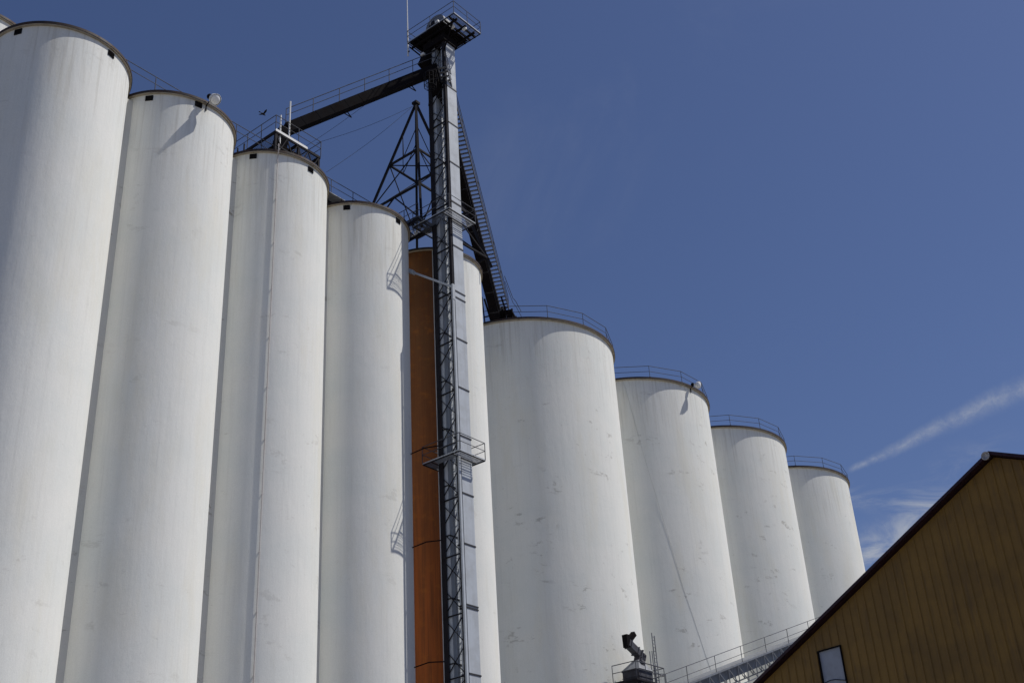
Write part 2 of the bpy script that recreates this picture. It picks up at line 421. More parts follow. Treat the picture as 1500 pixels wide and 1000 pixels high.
for (b0, b1) in ((TB0-.03, 1.10), (1.60, 2.10)):
    m = MB(); m.gbox(.74 if b0 > 1 else TA0+.17, TA1+.03 if b0 < 1 else TA1-.05, b0, b1, -CAMH, TOP-.45); cs = build('casing', m, M['galv'], tw)
    zs = sorted([15.1, 18.6, 18.75, 22.15, 25.1, 28.6, 31.7, 34.95, 37.8, 38.25, 41.55, 43.35, 44.9, 48.0, 51.25, 54.35, 11.8, 8.5, 5.2, 2])
    if b0 > 1: zs = [z+.7 for z in zs if z not in (18.75, 38.25)]
    a_lo, a_hi = ((.74, TA1-.02) if b0 > 1 else (TA0+.17, TA1+.06))
    for z in zs: build('flange', MB().gbox(a_lo-.03, a_hi, b0-.03, b1+.03, z-.04, z+.04), M['seam'], cs)
m = MB(); m.gbox(TA0-.16, TA0-.01, TB0-.14, TB0-.03, -CAMH, 38.3)
for z in range(2, 38, 3): m.gbox(TA0-.02, TA0+.03, TB0-.10, TB0+.0, z, z+.08)
build('cable_tray', m, M['galv'], tw)
# ladder inside the tower
m = MB()
for b in (1.2, 1.5): m.bar(W(1.0, b, -1), W(1.0, b, 58.5), .03)
for k in range(190): m.bar(W(1.0, 1.2, -.8+k*.31), W(1.0, 1.5, -.8+k*.31), .018)
build('ladder', m, M['galvd'], tw)
# rest platforms
platform(tw, 0, 2.2, 0, 2.85, 27.27, TA0, TA1, TB0, TB1, 1)
platform(tw, -.15, 2.35, 0, 3.1, 43.6, TA0, TA1, TB0, TB1, 1)
# head platform
HP = (-.1, 2.7, -1.0, 3.35)
pf = platform(tw, HP[0], HP[1], HP[2], HP[3], TOP, TA0, TA1, TB0, TB1, 2, 'head_platform', 'dark')
m = MB()
for b in (-.55, -.1, .35, 2.5, 2.95): m.gbox(HP[0]+.07, HP[1]-.07, b-.05, b+.05, TOP-.2, TOP-.045)
for a in (.3, 1.2, 2.1): m.gbox(a-.05, a+.05, HP[2]+.07, HP[3]-.07, TOP-.36, TOP-.21)
build('joist', m, M['darker'], pf)
m = MB(); m.gbox(0, 2.6, .1, 3.25, TOP-.06, TOP-.037); m.gbox(.1, 1.5, 1.1, 3.2, TOP-.07, TOP-.065); build('deck_plate', m, M['darker'], pf)
m = MB()
for (s0, s1) in (((TA0, TB0), (HP[0]+.1, HP[2]+.1)), ((TA0, TB1), (HP[0]+.1, HP[3]-.1)), ((TA1, TB1), (HP[1]-.1, HP[3]-.1))):
    m.bar(W(*s0, TOP-1.9), W(*s1, TOP-.4), .08, .08)
build('knee_brace', m, M['darker'], pf)
# head housings, discharge spouts and drive
m = MB()
n = 14
prof = [(TB0-.05, TOP+.02), (TB0-.05, TOP+1.0)] + [((TB0+TB1)/2 - (.85)*math.cos(math.pi*k/n), TOP+1.0+.75*math.sin(math.pi*k/n)) for k in range(n+1)] + [(TB1+.05, TOP+1.0), (TB1+.05, TOP+.02)]
m.prism([W(TA0+.02, y, z) for y, z in prof], E1*1.0); build('head_housing', m, M['galvd'], tw)
m = MB(); m.lathe(W(.2, 1.1, TOP+.55), -E1, [(-.5, 0), (-.5, .2), (0, .22), (.05, .16), (.12, .16), (.12, 0)], 16); m.gbox(-.05, .45, .85, 1.35, TOP+.03, TOP+.32)
build('motor', m, M['dark'], tw)
m = MB(); m.prism([W(.75, 1.7, TOP-.4), W(.75, 2.6, TOP-.4), W(.75, 3.0, TOP-1.2), W(.75, 2.6, TOP-2.4), W(.75, 2.0, TOP-2.4)], E1*.8)
m.bar(W(1.1, 2.1, TOP-.5), W(.2, 2.2, TOP-2.6), .6, .6, E2); build('spout', m, M['darker'], tw)
m = MB(); m.bar(W(1.5, 1.6, TOP-.6), W(2.6, 2.2, TOP-2.9), .55, .6, E2); build('spout', m, M['darker'], tw)
m = MB(); m.gbox(.5, 1.85, .5, 2.45, TOP-1.0, TOP-.42); build('discharge_box', m, M['darker'], tw)
# small lamps and fittings under the head platform
for (a, b, z) in ((1.25, -.75, TOP-.38), (.55, -.3, TOP-.42), (.2, 2.2, TOP-1.6), (.1, .7, TOP+.35)):
    build('fitting', MB().gbox(a-.09, a+.09, b-.14, b+.14, z-.09, z+.09), M['white'], tw)
# round hoist cage below the head
m = MB(); cc = (-.30, 1.15, 54.15)
for z in (-.35, .0, .35, .7):
    pts = [W(cc[0]+.42*math.cos(2*math.pi*k/10), cc[1]+.42*math.sin(2*math.pi*k/10), cc[2]+z) for k in range(11)]; m.tube(pts, .02, 5)
for k in range(10): m.bar(W(cc[0]+.42*math.cos(2*math.pi*k/10), cc[1]+.42*math.sin(2*math.pi*k/10), cc[2]-.35), W(cc[0]+.42*math.cos(2*math.pi*k/10), cc[1]+.42*math.sin(2*math.pi*k/10), cc[2]+.7), .025)
for k in range(5): m.bar(W(cc[0]+.42*math.cos(2*math.pi*k/10), cc[1]+.42*math.sin(2*math.pi*k/10), cc[2]-.35), W(cc[0]-.42*math.cos(2*math.pi*k/10), cc[1]-.42*math.sin(2*math.pi*k/10), cc[2]-.35), .02)
m.bar(W(cc[0]+.4, cc[1], cc[2]+.6), W(TA0, 1.4, cc[2]+.2), .06); m.bar(W(cc[0]+.3, cc[1]+.3, cc[2]-.3), W(TA0, TB1, cc[2]-.8), .06)
build('ladder_cage', m, M['dark'], tw)
# wall ties back to the silos and the long strut
for z in (15.9, 22.6, 28.3, 9, 3):
    a = W(TA0, TB1, z+.1); b = polar(SL[3], RL, -6, z+.15)
    mid = a.lerp(b, .5) + UP*.12
    build('wall_tie', MB().tube([a, mid, b], .035, 6), M['darker'], tw)
a = W(TA0-.08, TB0-.1, 38.35); b = polar(SL[3], RL, 3, 41.4)
m = MB(); m.bar(a, b, .10, .12); m.bar(b-(b-a).normalized()*.5, b, .3, .22); m.bar(a+UP*.2, a-UP*.9, .22, .12, E2)
build('strut', m, M['galv'], tw)

# antenna mast
p = W(.1, 3.5, 58.2)
t = thing('antenna_mast', 'thin white antenna mast standing at the corner of the head platform', 'antenna', p)
build('mast', MB().tube([p, p+UP*1.5, p+UP*6.5], [.055, .05, .03], 8), M['white'], t)
m = MB(); m.bar(p+UP*.3, W(.05, 3.3, 58.5), .06); m.bar(p+UP*1.1, W(.05, 3.3, 59.3), .06); build('clamp', m, M['dark'], t)

# ------------------------------------------------------------------ conveyor gallery tower -> landing over third silo
def gallery(t, p0, p1, w, h, side_rail=(1, -1), body='darker', npost=5, walk=0., rail_h=1.07, truss=False, rm='rail'):
    d = (p1-p0); L = d.length; d = d/L; x = d.cross(UP).normalized(); y = x.cross(d)
    m = MB(); m.bar(p0, p1, w, h); 
    bo = build('conveyor_trough', m, M[body], t)
    f = MB(); k = max(2, int(L/1.2))
    for i in range(k+1):
        c = p0.lerp(p1, i/k); f.box(c, d*.025, x*(w/2+.006), y*(h/2+.006))
    build('flange', f, M['darker'], bo)
    for s in side_rail:
        off = x*s*(w/2 + walk)
        base0 = p0 + off + y*h/2; base1 = p1 + off + y*h/2
        if walk:
            mm = MB(); mm.box((base0+base1)/2 - x*s*walk/2, d*L/2, x*walk/2, y*.03); build('walkway', mm, M['galvd'], t)
        pts = [base0.lerp(base1, i/npost) for i in range(npost+1)]
        rr = MB(); rr.tube([base0+UP*rail_h, base1+UP*rail_h], .026, 6); rr.tube([base0+UP*rail_h*.53, base1+UP*rail_h*.53], .022, 6)
        ro = build('railing', rr, M[rm], t); posts(ro, pts, rail_h)
    return x, y, d
A = W(.9, 1.6, 56.35); KS[0] = 1.0; B = W(-7.75, 6.65, 48.95)
t = thing('conveyor_gallery', 'dark covered conveyor with handrail sloping down from the tower head', 'conveyor', W(-7.75, 6.65, 44.4))
gallery(t, A, B, .66, .66, (-1,), 'darker', 6)
m = MB()
for f_ in (.18, .62):
    q = A.lerp(B, f_) - UP*.6; m.bar(q, q+V((.25, 0, -.45)), .06); m.bar(q+V((-.3, 0, 0)), q+V((.25, 0, -.45)), .05)
build('hanger', m, M['dark'], t)

# landing platform over the third silo
LA0, LA1, LB0, LB1, LZ = -9.8, -6.15, 5.25, 9.2, 47.0
t = thing('landing_platform', 'railed steel landing on legs above the roof of the piped silo', 'platform', W(-8, 7.2, 44.4))
m = MB()
for (a, b) in ((LA0+.1, LB0+.1), (LA1-.1, LB0+.1), (LA0+.1, LB1-.1), (LA1-.1, LB1-.1), (LA0+1.9, LB0+.1)): build('leg', MB().bar(W(a, b, HS+.03), W(a, b, LZ-.16), .14), M['dark'], t)
for q in ((LA0, LA1, LB0, LB0+.1), (LA0, LA1, LB1-.1, LB1), (LA0, LA0+.1, LB0+.1, LB1-.1), (LA1-.1, LA1, LB0+.1, LB1-.1), (-8.05, -7.95, LB0+.1, LB1-.1)): m.gbox(*q, LZ-.2, LZ-.04)
build('frame', m, M['dark'], t)
m = MB()
for q in range(4):
    a = LA0+.1 + q*.85; m.bar(W(a, LB0+.05, LZ-.2), W(a+.42, LB0+.05, LZ-1.1), .06); m.bar(W(a+.42, LB0+.05, LZ-1.1), W(a+.85, LB0+.05, LZ-.2), .06)
m.bar(W(LA0+.1, LB0+.05, LZ-1.1), W(LA1-.1, LB0+.05, LZ-1.1), .08); m.bar(W(LA1-.05, LB0+.1, LZ-1.1), W(LA1-.05, LB0+1.2, LZ-1.1), .08)
m.bar(W(LA1-.05, LB0+.1, LZ-.2), W(LA1-.05, LB0+1.2, LZ-1.1), .06)
build('truss', m, M['dark'], t)
m = MB(); grating(m, LA0+.1, LA1-.1, LB0+.1, LB1-.1, LZ, 'b', .08); build('floor', m, M['dark'], t)
m = MB(); m.gbox(LA0, LA0+2.55, LB0-.02, LB0-.012, LZ-.1, LZ+.07); build('toe_board', m, M['white'], t)
P_ = [W(LA0, LB1, LZ), W(LA0, LB0, LZ), W(LA1, LB0, LZ), W(LA1, LB1, LZ)]
rr = MB(); rail_run(rr, P_, 1.1); ro = build('railing', rr, M['rail'], t)
posts(ro, [P_[0], P_[0].lerp(P_[1], .33), P_[0].lerp(P_[1], .66), P_[1], P_[1].lerp(P_[2], .5), P_[2], P_[2].lerp(P_[3], .5), P_[3]], 1.1)
m = MB(); m.prism([W(-9.0, 6.0, LZ-.1), W(-7.3, 6.0, LZ-.1), W(-7.3, 7.9, LZ-.1), W(-9.0, 7.9, LZ-.1)], UP*-1.3); m.bar(W(-8.2, 6.8, LZ-1.4), W(-8.2, 6.8, HS+.3), .7); m.bar(W(-7.9, 6.75, 48.8), W(-8.3, 6.9, LZ-.3), .8)
build('hopper', m, M['darker'], t)
for (a, h) in ((-9.35, 2.6), (-8.65, 2.9)):
    p = W(a, LB0+.12, LZ-1.2 if a < -9 else LZ)
    o = build('vent_pipe', MB().tube([p, p+UP*h], .055, 8), M['white'], origin=p)
    tag(o, ('shorter' if h < 2.7 else 'taller') + ' of two white upright pipes at the landing on the piped silo', 'pipe')

# conveyor running along the roofs of the narrow silos
t = thing('roof_conveyor', 'low conveyor housing with handrails running along the narrow silo roofs', 'conveyor', W(-15.5, 7.2, 44.4))
a0, a1 = -23.4, -.8
m = MB(); m.gbox(-5.9, a1, 6.9, 7.7, 45.1, 45.9); build('conveyor_trough', m, M['dark'], t)
m = MB(); m.gbox(-6.1, a1, 6.15, 6.85, 45.55, 45.6); build('walkway', m, M['galvd'], t)
m = MB()
for k in range(17): a = a0+.2+k*1.32; m.bar(W(a, 6.2, HS), W(a, 6.2, 45.55), .07); m.bar(W(a, 6.8, HS), W(a, 6.8, 45.55), .07)
build('support', m, M['dark'], t)
rr = MB(); rr.tube([W(a0, 6.15, 46.6), W(a1, 6.15, 46.6)], .024, 6); rr.tube([W(a0, 6.15, 46.1), W(a1, 6.15, 46.1)], .02, 6); ro = build('railing', rr, M['rail'], t)
posts(ro, [W(a0+k*1.9, 6.15, 45.6) for k in range(12)], 1.0)

# ------------------------------------------------------------------ pyramid frame over the roofs
t = thing('pyramid_frame', 'open steel pyramid frame standing on the silo roofs left of the tower', 'steel frame', W(4.6, 7.0, 44.4))
CX, CY, ZT, ZB = 4.6, 7.0, 58.7, 44.45
def hw(z): return 1.4 + (53-z)*.2456
def crn(i, z): h = hw(z); return W(CX+(-h, h, h, -h)[i], CY+(-h, -h, h, h)[i], z)
apex = W(CX, CY, ZT)
for i in range(4): build('leg', MB().bar(apex, crn(i, ZB), .17, .17), M['dark'], t)
build('apex_plate', MB().box(apex, E1*.22, E2*.22, UP*.1), M['dark'], t)
for z in (53, 49, 45.2):
    for i in range(4):
        j = (i+1) % 4; build('ring_beam', MB().bar(crn(i, z), crn(j, z), .13, .13), M['dark'], t)
lv = [55.6, 53, 49, 45.2]
for i in range(4):
    j = (i+1) % 4; m = MB()
    m.bar(crn(i, 53), crn(j, 49), .06); m.bar(crn(j, 53), crn(i, 49), .06)
    mid = crn(i, 53).lerp(crn(j, 53), .5); m.bar(crn(i, 55.8), mid, .05); m.bar(crn(j, 55.8), mid, .05)
    mid = crn(i, 49).lerp(crn(j, 49), .5); m.bar(mid, crn(i, 45.2), .08); m.bar(mid, crn(j, 45.2), .08)
    build('bracing', m, M['dark'], t)
m = MB(); m.bar(crn(0, 53), crn(2, 53), .06); m.bar(crn(1, 53), crn(3, 53), .06); build('bracing', m, M['dark'], t)

# footbridge from the roofs to the tower
t = thing('footbridge', 'short railed footbridge joining the tower platform to the silo roofs', 'footbridge', W(1.1, 5, 44.4))
z = 44.75; b0, b1 = 3.2, 8.2
m = MB(); grating(m, .5, 1.9, b0, b1, z, 'a', .09); build('floor', m, M['galvd'], t)
m = MB()
for a in (.45, 1.9): m.gbox(a, a+.08, b0, b1, z-.22, z-.04)
for k in range(8): m.bar(W(.5, b0+k*.66, z-.15), W(1.95, b0+k*.66+.3, z-.15), .06)
build('beam', m, M['dark'], t)
rr = MB()
for a in (.47, 1.95): rail_run(rr, [W(a, b0, z), W(a, b1, z)], 1.07)
for a in (.47, 1.95): rr.gbox(a-.01, a+.01, b0, b1, z, z+.12)
ro = build('railing', rr, M['rail'], t); posts(ro, [W(a, b0+k*1.25, z) for a in (.47, 1.95) for k in range(5)])
m = MB()
for k in range(10): m.gbox(-.1, 2.0, 5.5+k*.36, 5.6+k*.36, 45.35, 45.42)
m.gbox(-.15, -.08, 5.4, 8.9, 45.2, 45.4); m.gbox(2.0, 2.07, 5.4, 8.9, 45.2, 45.4)
build('grille', m, M['dark'], t)

# ------------------------------------------------------------------ stair gallery tower -> wide silo
AZ = R(77.0); D = V((math.cos(AZ), math.sin(AZ), 0)); XR = V((D.y, -D.x, 0))    # XR points to the camera-right side
foot = V((-.04, 78.23, 0)); SLOPE = .80; LEN = 14.6
def G(s, x, z=0.): q = foot - D*s + XR*x; return V((q.x, q.y, 45.0 + SLOPE*s + z + CAMH))
t = thing('stair_gallery', 'dark conveyor with open stair alongside dropping from the tower to the wide silo', 'conveyor', V((foot.x, foot.y, 44.4+CAMH)))
m = MB(); m.bar(G(0, -1.03, -.2), G(LEN, -1.03, -.2), .68, .8); bo = build('conveyor_trough', m, M['darker'], t)
f = MB()
for k in range(12):
    c = G(.4+k*1.25, -1.03, -.2); dd = (G(1, 0)-G(0, 0)).normalized(); f.box(c, dd*.03, XR*.35, dd.cross(XR)*.41)
build('flange', f, M['seam'], bo)
m = MB(); m.bar(G(.2, 0), G(LEN, 0), .05, .22); m.bar(G(.2, -.62), G(LEN, -.62), .05, .22); build('stringer', m, M['rail'], t)
for k in range(60):
    s = .3 + k*.24
    if s > LEN-.1: break
    q = G(s, -.31); build('tread', MB().box(q, D*.085, XR*.28, UP*.015), M['galvd'], t)
rr = MB()
for x in (0,):
    rr.tube([G(.2, x, 1.0), G(LEN, x, 1.0)], .024, 6); rr.tube([G(.2, x, .5), G(LEN, x, .5)], .02, 6)
ro = build('railing', rr, M['rail'], t); posts(ro, [G(.2+k*1.8, 0) for k in range(9)], 1.0)
m = MB(); q0 = V((foot.x-.6, foot.y+.3, 44.45+CAMH))
m.box(q0+UP*.5+D*.4, D*.9, XR*.9, UP*.08); m.bar(q0-XR*.8, G(1.5, -1.5, -.6), .12); m.bar(q0+XR*.5, G(1.2, -.3, -.2), .1)
for dx in (-.8, 0, .8):
    for dy in (0, 1.2): m.bar(q0+XR*dx+D*dy, q0+XR*dx+D*dy+UP*.9, .1)
m.box(q0+UP*.75-XR*.35+D*.6, D*.7, XR*.5, UP*.45); m.bar(q0+XR*-1.3+D*-.1, q0+XR*-1.3+UP*2.0-D*.6, .08); m.bar(q0+XR*-1.3+UP*.6, q0+XR*.6+UP*.7, .08)
build('landing', m, M['darker'], t)
rr = MB(); q = q0 + XR*.9 - D*.3; pts = [G(1.6, .15, .9), G(.2, .35, .9), q+XR*.3+UP*1.3, q+XR*.3+D*1.6+UP*1.3]
rr.tube(pts, .024, 6); rr.tube([p-UP*.45 for p in pts], .02, 6); build('railing', rr, M['rail'], t)

# ------------------------------------------------------------------ guy wires
wires = [(W(-3.5, 3.9, 52.0), W(-9.3, 7.3, 45.0), 'steepest of the three thin guy wires under the sloping conveyor'),
         (apex, W(-6.4, 4.4, 45.2), 'thin guy wire dropping left from the pyramid tip behind the piped silo'),
         (apex + V((0, 0, -.1)), W(-5.6, 6.3, 48.9), 'faint guy wire running nearly level from the pyramid tip to the landing')]
for p, q, lb in wires:
    pts = [p.lerp(q, k/8) - UP*(.25*math.sin(math.pi*k/8)) for k in range(9)]
    tag(build('guy_wire', MB().tube(pts, .011, 4), M['dark'], origin=q), lb, 'wire', 'guy wires')

# ------------------------------------------------------------------ bird
F_ = None
def at(px, py, dist):
    fw = V((0, math.cos(PITCH), math.sin(PITCH))); up = V((0, -math.sin(PITCH), math.cos(PITCH))); rt = V((1, 0, 0))
    c, s = math.cos(ROLL), math.sin(ROLL); r2 = rt*c + up*s; u2 = -rt*s + up*c
    d = (fw + r2*(px-750)/F_PX + u2*(500-py)/F_PX).normalized(); return d*dist + V((0, 0, CAMH))
p = at(385, 167, 85)
m = MB(); m.lathe(p - E1*.16, E1, [(0, 0), (.04, .04), (.14, .075), (.24, .06), (.30, .045), (.36, .035), (.40, 0)], 10)
for s in (-1, 1):
    w_ = [V((.02, 0)), V((.14, 0)), V((.10, .28)), V((-.02, .42)), V((-.04, .24))]
    ps = [p + E1*a.x + E2*s*a.y + UP*(.05+.25*a.y) for a in w_]
    m.prism(ps, UP*.012)
m.prism([p - E1*.14, p - E1*.32 + E2*.07, p - E1*.32 - E2*.07], UP*.012)
tag(build('bird', m, M['feather'], origin=p), 'small dark bird flying just left of the landing platform', 'bird')

# ------------------------------------------------------------------ brown building
BW = V((9.555, 39.233, 0)); BA = R(132.0)
bu = V((-math.cos(BA), -math.sin(BA), 0))            # along the wall towards the picture's right (away from e2)
bn = V((-math.cos(R(42.0)), -math.sin(R(42.0)), 0))  # outward normal of the gable wall
def Bp(u, z, n=0.): q = BW + bu*u + bn*n; return V((q.x, q.y, z + CAMH))
PU, PZ, SLP = 6.95, 13.58, .475
ZE = 4.6; half = (PZ-ZE)/SLP
t = thing('brown_building', 'brown ribbed metal building with maroon roof trim in the lower right', 'building', Bp(PU, -CAMH))
m = MB(); DEP = 26.
# wall with a hole for the window
wu0, wu1, wz0, wz1 = -.42, .42, 7.75, 9.39
def ztop(u): return PZ - SLP*abs(u-PU) - .03
poly = lambda pts: m.add([Bp(*p_) for p_ in pts], [tuple(range(len(pts)))])
poly([(PU-half, -CAMH), (wu0, -CAMH), (wu0, ztop(wu0)), (PU-half, ZE)])
poly([(wu0, -CAMH), (wu1, -CAMH), (wu1, wz0), (wu0, wz0)])
poly([(wu0, wz1), (wu1, wz1), (wu1, ztop(wu1)), (wu0, ztop(wu0))])
poly([(wu1, -CAMH), (PU+half, -CAMH), (PU+half, ZE), (PU, ztop(PU)), (wu1, ztop(wu1))])
for s in (-1, 1):
    u = PU + s*half; m.add([Bp(u, -CAMH), Bp(u, ZE), Bp(u, ZE, -DEP), Bp(u, -CAMH, -DEP)], [(0, 1, 2, 3)])
m.add([Bp(PU-half, -CAMH, -DEP), Bp(PU+half, -CAMH, -DEP), Bp(PU+half, ZE, -DEP), Bp(PU, ztop(PU), -DEP), Bp(PU-half, ZE, -DEP)], [(0, 1, 2, 3, 4)])
k = 0
u = PU - half + .15
while u < PU + half:
    zb = -CAMH; zt = ztop(u)-.05
    segs = [(zb, zt)]
    if wu0-.06 < u < wu1+.06: segs = [(zb, wz0-.05), (wz1+.05, zt)]
    for z0, z1 in segs:
        if z1 > z0: # trapezoid rib
            m.prism([Bp(u-.035, z0, .001), Bp(u-.016, z0, .03), Bp(u+.016, z0, .03), Bp(u+.035, z0, .001)], UP*(z1-z0))
    u += .305
build('wall', m, M['siding'], t)
m = MB()
for s in (-1, 1):
    m.prism([Bp(PU, PZ+.0, .20), Bp(PU, PZ+.12, .20), Bp(PU+s*(half+.4), ZE-.4*SLP+.12, .20), Bp(PU+s*(half+.4), ZE-.4*SLP, .20)], -bn*(DEP+.6))
build('roof', m, M['trim'], t)
m = MB()
for s in (-1, 1):
    e = half+.42
    m.prism([Bp(PU, PZ+.01, .22), Bp(PU, PZ+.11, .22), Bp(PU+s*e, ZE-.42*SLP+.11, .22), Bp(PU+s*e, ZE-.42*SLP+.01, .22)], bn*.05)
build('trim', m, M['trim'], t)
m = MB(); m.lathe(Bp(PU-.10, PZ-.02, .28), bn, [(0, .0), (0, .13), (.04, .13), (.04, .095), (.02, .09), (.02, 0)], 20); build('ridge_cap', m, M['cap'], t)
m = MB(); fw = .035
m.box(Bp((wu0+wu1)/2, wz1+fw/2, .01), bu*(wu1-wu0)/2, bn*.045, UP*fw/2); m.box(Bp((wu0+wu1)/2, wz0-fw/2, .01), bu*(wu1-wu0)/2, bn*.045, UP*fw/2)
m.box(Bp(wu0-fw/2, (wz0+wz1)/2, .01), bu*fw/2, bn*.045, UP*((wz1-wz0)/2+fw)); m.box(Bp(wu1+fw/2, (wz0+wz1)/2, .01), bu*fw/2, bn*.045, UP*((wz1-wz0)/2+fw))
wo = build('window', m, M['darker'], t)
build('pane', MB().box(Bp((wu0+wu1)/2, (wz0+wz1)/2, -.02), bu*(wu1-wu0)/2, bn*.01, UP*(wz1-wz0)/2), M['pane'], wo)
build('wire', MB().tube([Bp(wu0, 8.40, .02), Bp(-.15, 8.44, .03), Bp(.05, 8.42, .03), Bp(wu1, 8.32, .02)], .012, 5), M['darker'], wo)

# ------------------------------------------------------------------ inclined gallery behind the brown building
def gz(a): return 18.75 + (a-24.4)*.334
t = thing('inclined_gallery', 'grey inclined conveyor walkway with handrails rising behind the brown building', 'conveyor', W(24.4, 2, -CAMH))
a0, a1 = 18.6, 60.
p0 = W(a0, 1.9, gz(a0)-1.0); p1 = W(a1, 1.9, gz(a1)-1.0)
m = MB(); m.bar(p0, p1, .9, .75); build('conveyor_trough', m, M['galvd'], t)
m = MB()
for b in (.7, 2.5):
    m.bar(W(a0, b, gz(a0)-.55), W(a1, b, gz(a1)-.55), .09, .12); m.bar(W(a0, b, gz(a0)-1.95), W(a1, b, gz(a1)-1.95), .08)
    k = 0
    while a0 + k*1.4 + 1.4 < a1:
        aa = a0+k*1.4; s = (gz(aa)-.55, gz(aa)-1.95); e = (gz(aa+1.4)-.55, gz(aa+1.4)-1.95)
        m.bar(W(aa, b, s[0]), W(aa+1.4, b, e[1]), .05); m.bar(W(aa, b, s[1]), W(aa, b, s[0]), .05); k += 1
build('truss', m, M['galvd'], t)
m = MB(); m.bar(W(a0, 1.6, gz(a0)-.5), W(a1, 1.6, gz(a1)-.5), 1.8, .05); build('walkway', m, M['galvd'], t)
for b in (.7,):
    rr = MB(); rr.tube([W(a0, b, gz(a0)+.62), W(a1, b, gz(a1)+.62)], .024, 6); rr.tube([W(a0, b, gz(a0)+.05), W(a1, b, gz(a1)+.05)], .02, 6)
    ro = build('railing', rr, M['rail'], t); posts(ro, [W(a0+.3+k*3.9, b, gz(a0+.3+k*3.9)-.5) for k in range(11)], 1.12)
for aa in (26, 40, 54):
    m = MB()
    for b in (.7, 2.5): m.bar(W(aa, b, -CAMH), W(aa, b, gz(aa)-1.95), .22)
    m.bar(W(aa, .7, 4), W(aa, 2.5, 11), .1); m.bar(W(aa, 2.5, 4), W(aa, .7, 11), .1); build('trestle', m, M['dark'], t)

# ------------------------------------------------------------------ transfer hopper in front of the first wide silo
HK = .72
def Q(a, b, z): return W(19.95 + a*HK, 2.7 + b*HK, 17.7 + z*HK)
def qbox(m, a0, a1, b0, b1, z0, z1): return m.box(Q((a0+a1)/2, (b0+b1)/2, (z0+z1)/2), E1*(a1-a0)*HK/2, E2*(b1-b0)*HK/2, UP*(z1-z0)*HK/2)
t = thing('transfer_hopper', 'grey hooded transfer hopper with bent chute on a railed stand', 'hopper', W(19.95, 2.7, -CAMH))
for (a, b) in ((-1.3, -1.1), (1.3, -1.1), (-1.3, 1.1), (1.3, 1.1)):
    p = Q(a, b, -.2); build('leg', MB().bar(V((p.x, p.y, 0)), p, .2), M['dark'], t)
m = MB(); qbox(m, -2.2, 2.6, -1.3, 1.3, -.2, -.05); build('floor', m, M['dark'], t)
m = MB(); qbox(m, -1.1, 1.0, -.9, .9, -.04, 1.0); build('bin', m, M['iron'], t)
m = MB(); lo = [Q(-1.2, -1, 1), Q(1.1, -1, 1), Q(1.1, 1, 1), Q(-1.2, 1, 1)]; hi = [Q(-.1, -.3, 2.05), Q(.5, -.3, 2.05), Q(.5, .3, 2.05), Q(-.1, .3, 2.05)]
m.add(lo+hi, [(0, 1, 2, 3), (4, 5, 6, 7), (0, 1, 5, 4), (1, 2, 6, 5), (2, 3, 7, 6), (3, 0, 4, 7)]); build('hood', m, M['galvd'], t)
m = MB(); m.bar(Q(.25, 0, 1.9), Q(.75, 0, 2.75), .42, .44, E2); m.bar(Q(1.2, 0, 2.35), Q(-1.2, 0, 3.45), .46, .44, E2); build('chute', m, M['iron'], t)
m = MB(); m.bar(Q(-1.3, 0, 4.15), Q(-1.25, 0, 3.0), .40, .38, E2); m.bar(Q(-1.2, 0, 3.45), Q(-.25, -.2, 4.4), .32, .30, E2); build('elbow', m, M['darker'], t)
m = MB()
for p, q, w in ((Q(.6, 0, 2.64), Q(.5, 0, 2.70), .6), (Q(-.9, 0, 3.32), Q(-1.0, 0, 3.36), .56), (Q(.1, 0, 2.84), Q(.0, 0, 2.89), .56)): m.bar(p, q, w, w, E2)
qbox(m, -1.16, 1.06, -.96, .96, .93, .99); qbox(m, -1.16, 1.06, -.96, .96, .35, .40)
build('flange', m, M['iron'], t)
m = MB(); m.lathe(Q(-.2, -.55, 1.75), E1, [(0, 0), (0, .16), (.34, .16), (.36, .1), (.44, .1), (.44, 0)], 14); m.bar(Q(-.1, -.5, 1.5), Q(.3, -.5, 1.5), .3, .12); build('motor', m, M['iron'], t)
rr = MB(); P_ = [Q(-2.1, 1.3, 0), Q(-2.1, -1.25, 0), Q(2.5, -1.25, 0), Q(2.5, 1.3, 0)]; rail_run(rr, P_, 1.05, True, .03); ro = build('railing', rr, M['rail'], t)
posts(ro, [P_[0], P_[1], P_[1].lerp(P_[2], .33), P_[1].lerp(P_[2], .66), P_[2], P_[3]], 1.05)
m = MB()
for (a, z1) in ((1.5, 4.6), (1.9, 4.4)): m.bar(Q(a, -1, 0), Q(a, -1, z1), .05)
for k in range(13): m.bar(Q(1.5, -1, .3+k*.33), Q(1.9, -1, .3+k*.33), .03)
build('ladder', m, M['galvd'], t)
m = MB()
for (a, z1) in ((2.9, 3.4), (3.3, 3.5)): m.bar(Q(a, .3, 0), Q(a, .3, z1), .05)
m.bar(Q(3.9, -.5, -.1), Q(3.9, -.5, 1.3), .05); m.bar(Q(3.9, -.5, 1.3), Q(2.9, .3, 1.3), .04); build('upright', m, M['galvd'], t)

# ------------------------------------------------------------------ camera
cam = bpy.data.cameras.new('camera'); co = bpy.data.objects.new('camera', cam); COL.objects.link(co)
cam.sensor_width = 36; cam.lens = 36*F_PX/1500; cam.clip_end = 20000
fw = V((0, math.cos(PITCH), math.sin(PITCH))); up = V((0, -math.sin(PITCH), math.cos(PITCH))); rt = V((1, 0, 0))
c_, s_ = math.cos(ROLL), math.sin(ROLL); r2 = rt*c_ + up*s_; u2 = -rt*s_ + up*c_
mm = Matrix((r2, u2, -fw)).transposed().to_4x4(); mm.translation = V((0, 0, CAMH)); co.matrix_world = mm
SC.camera = co

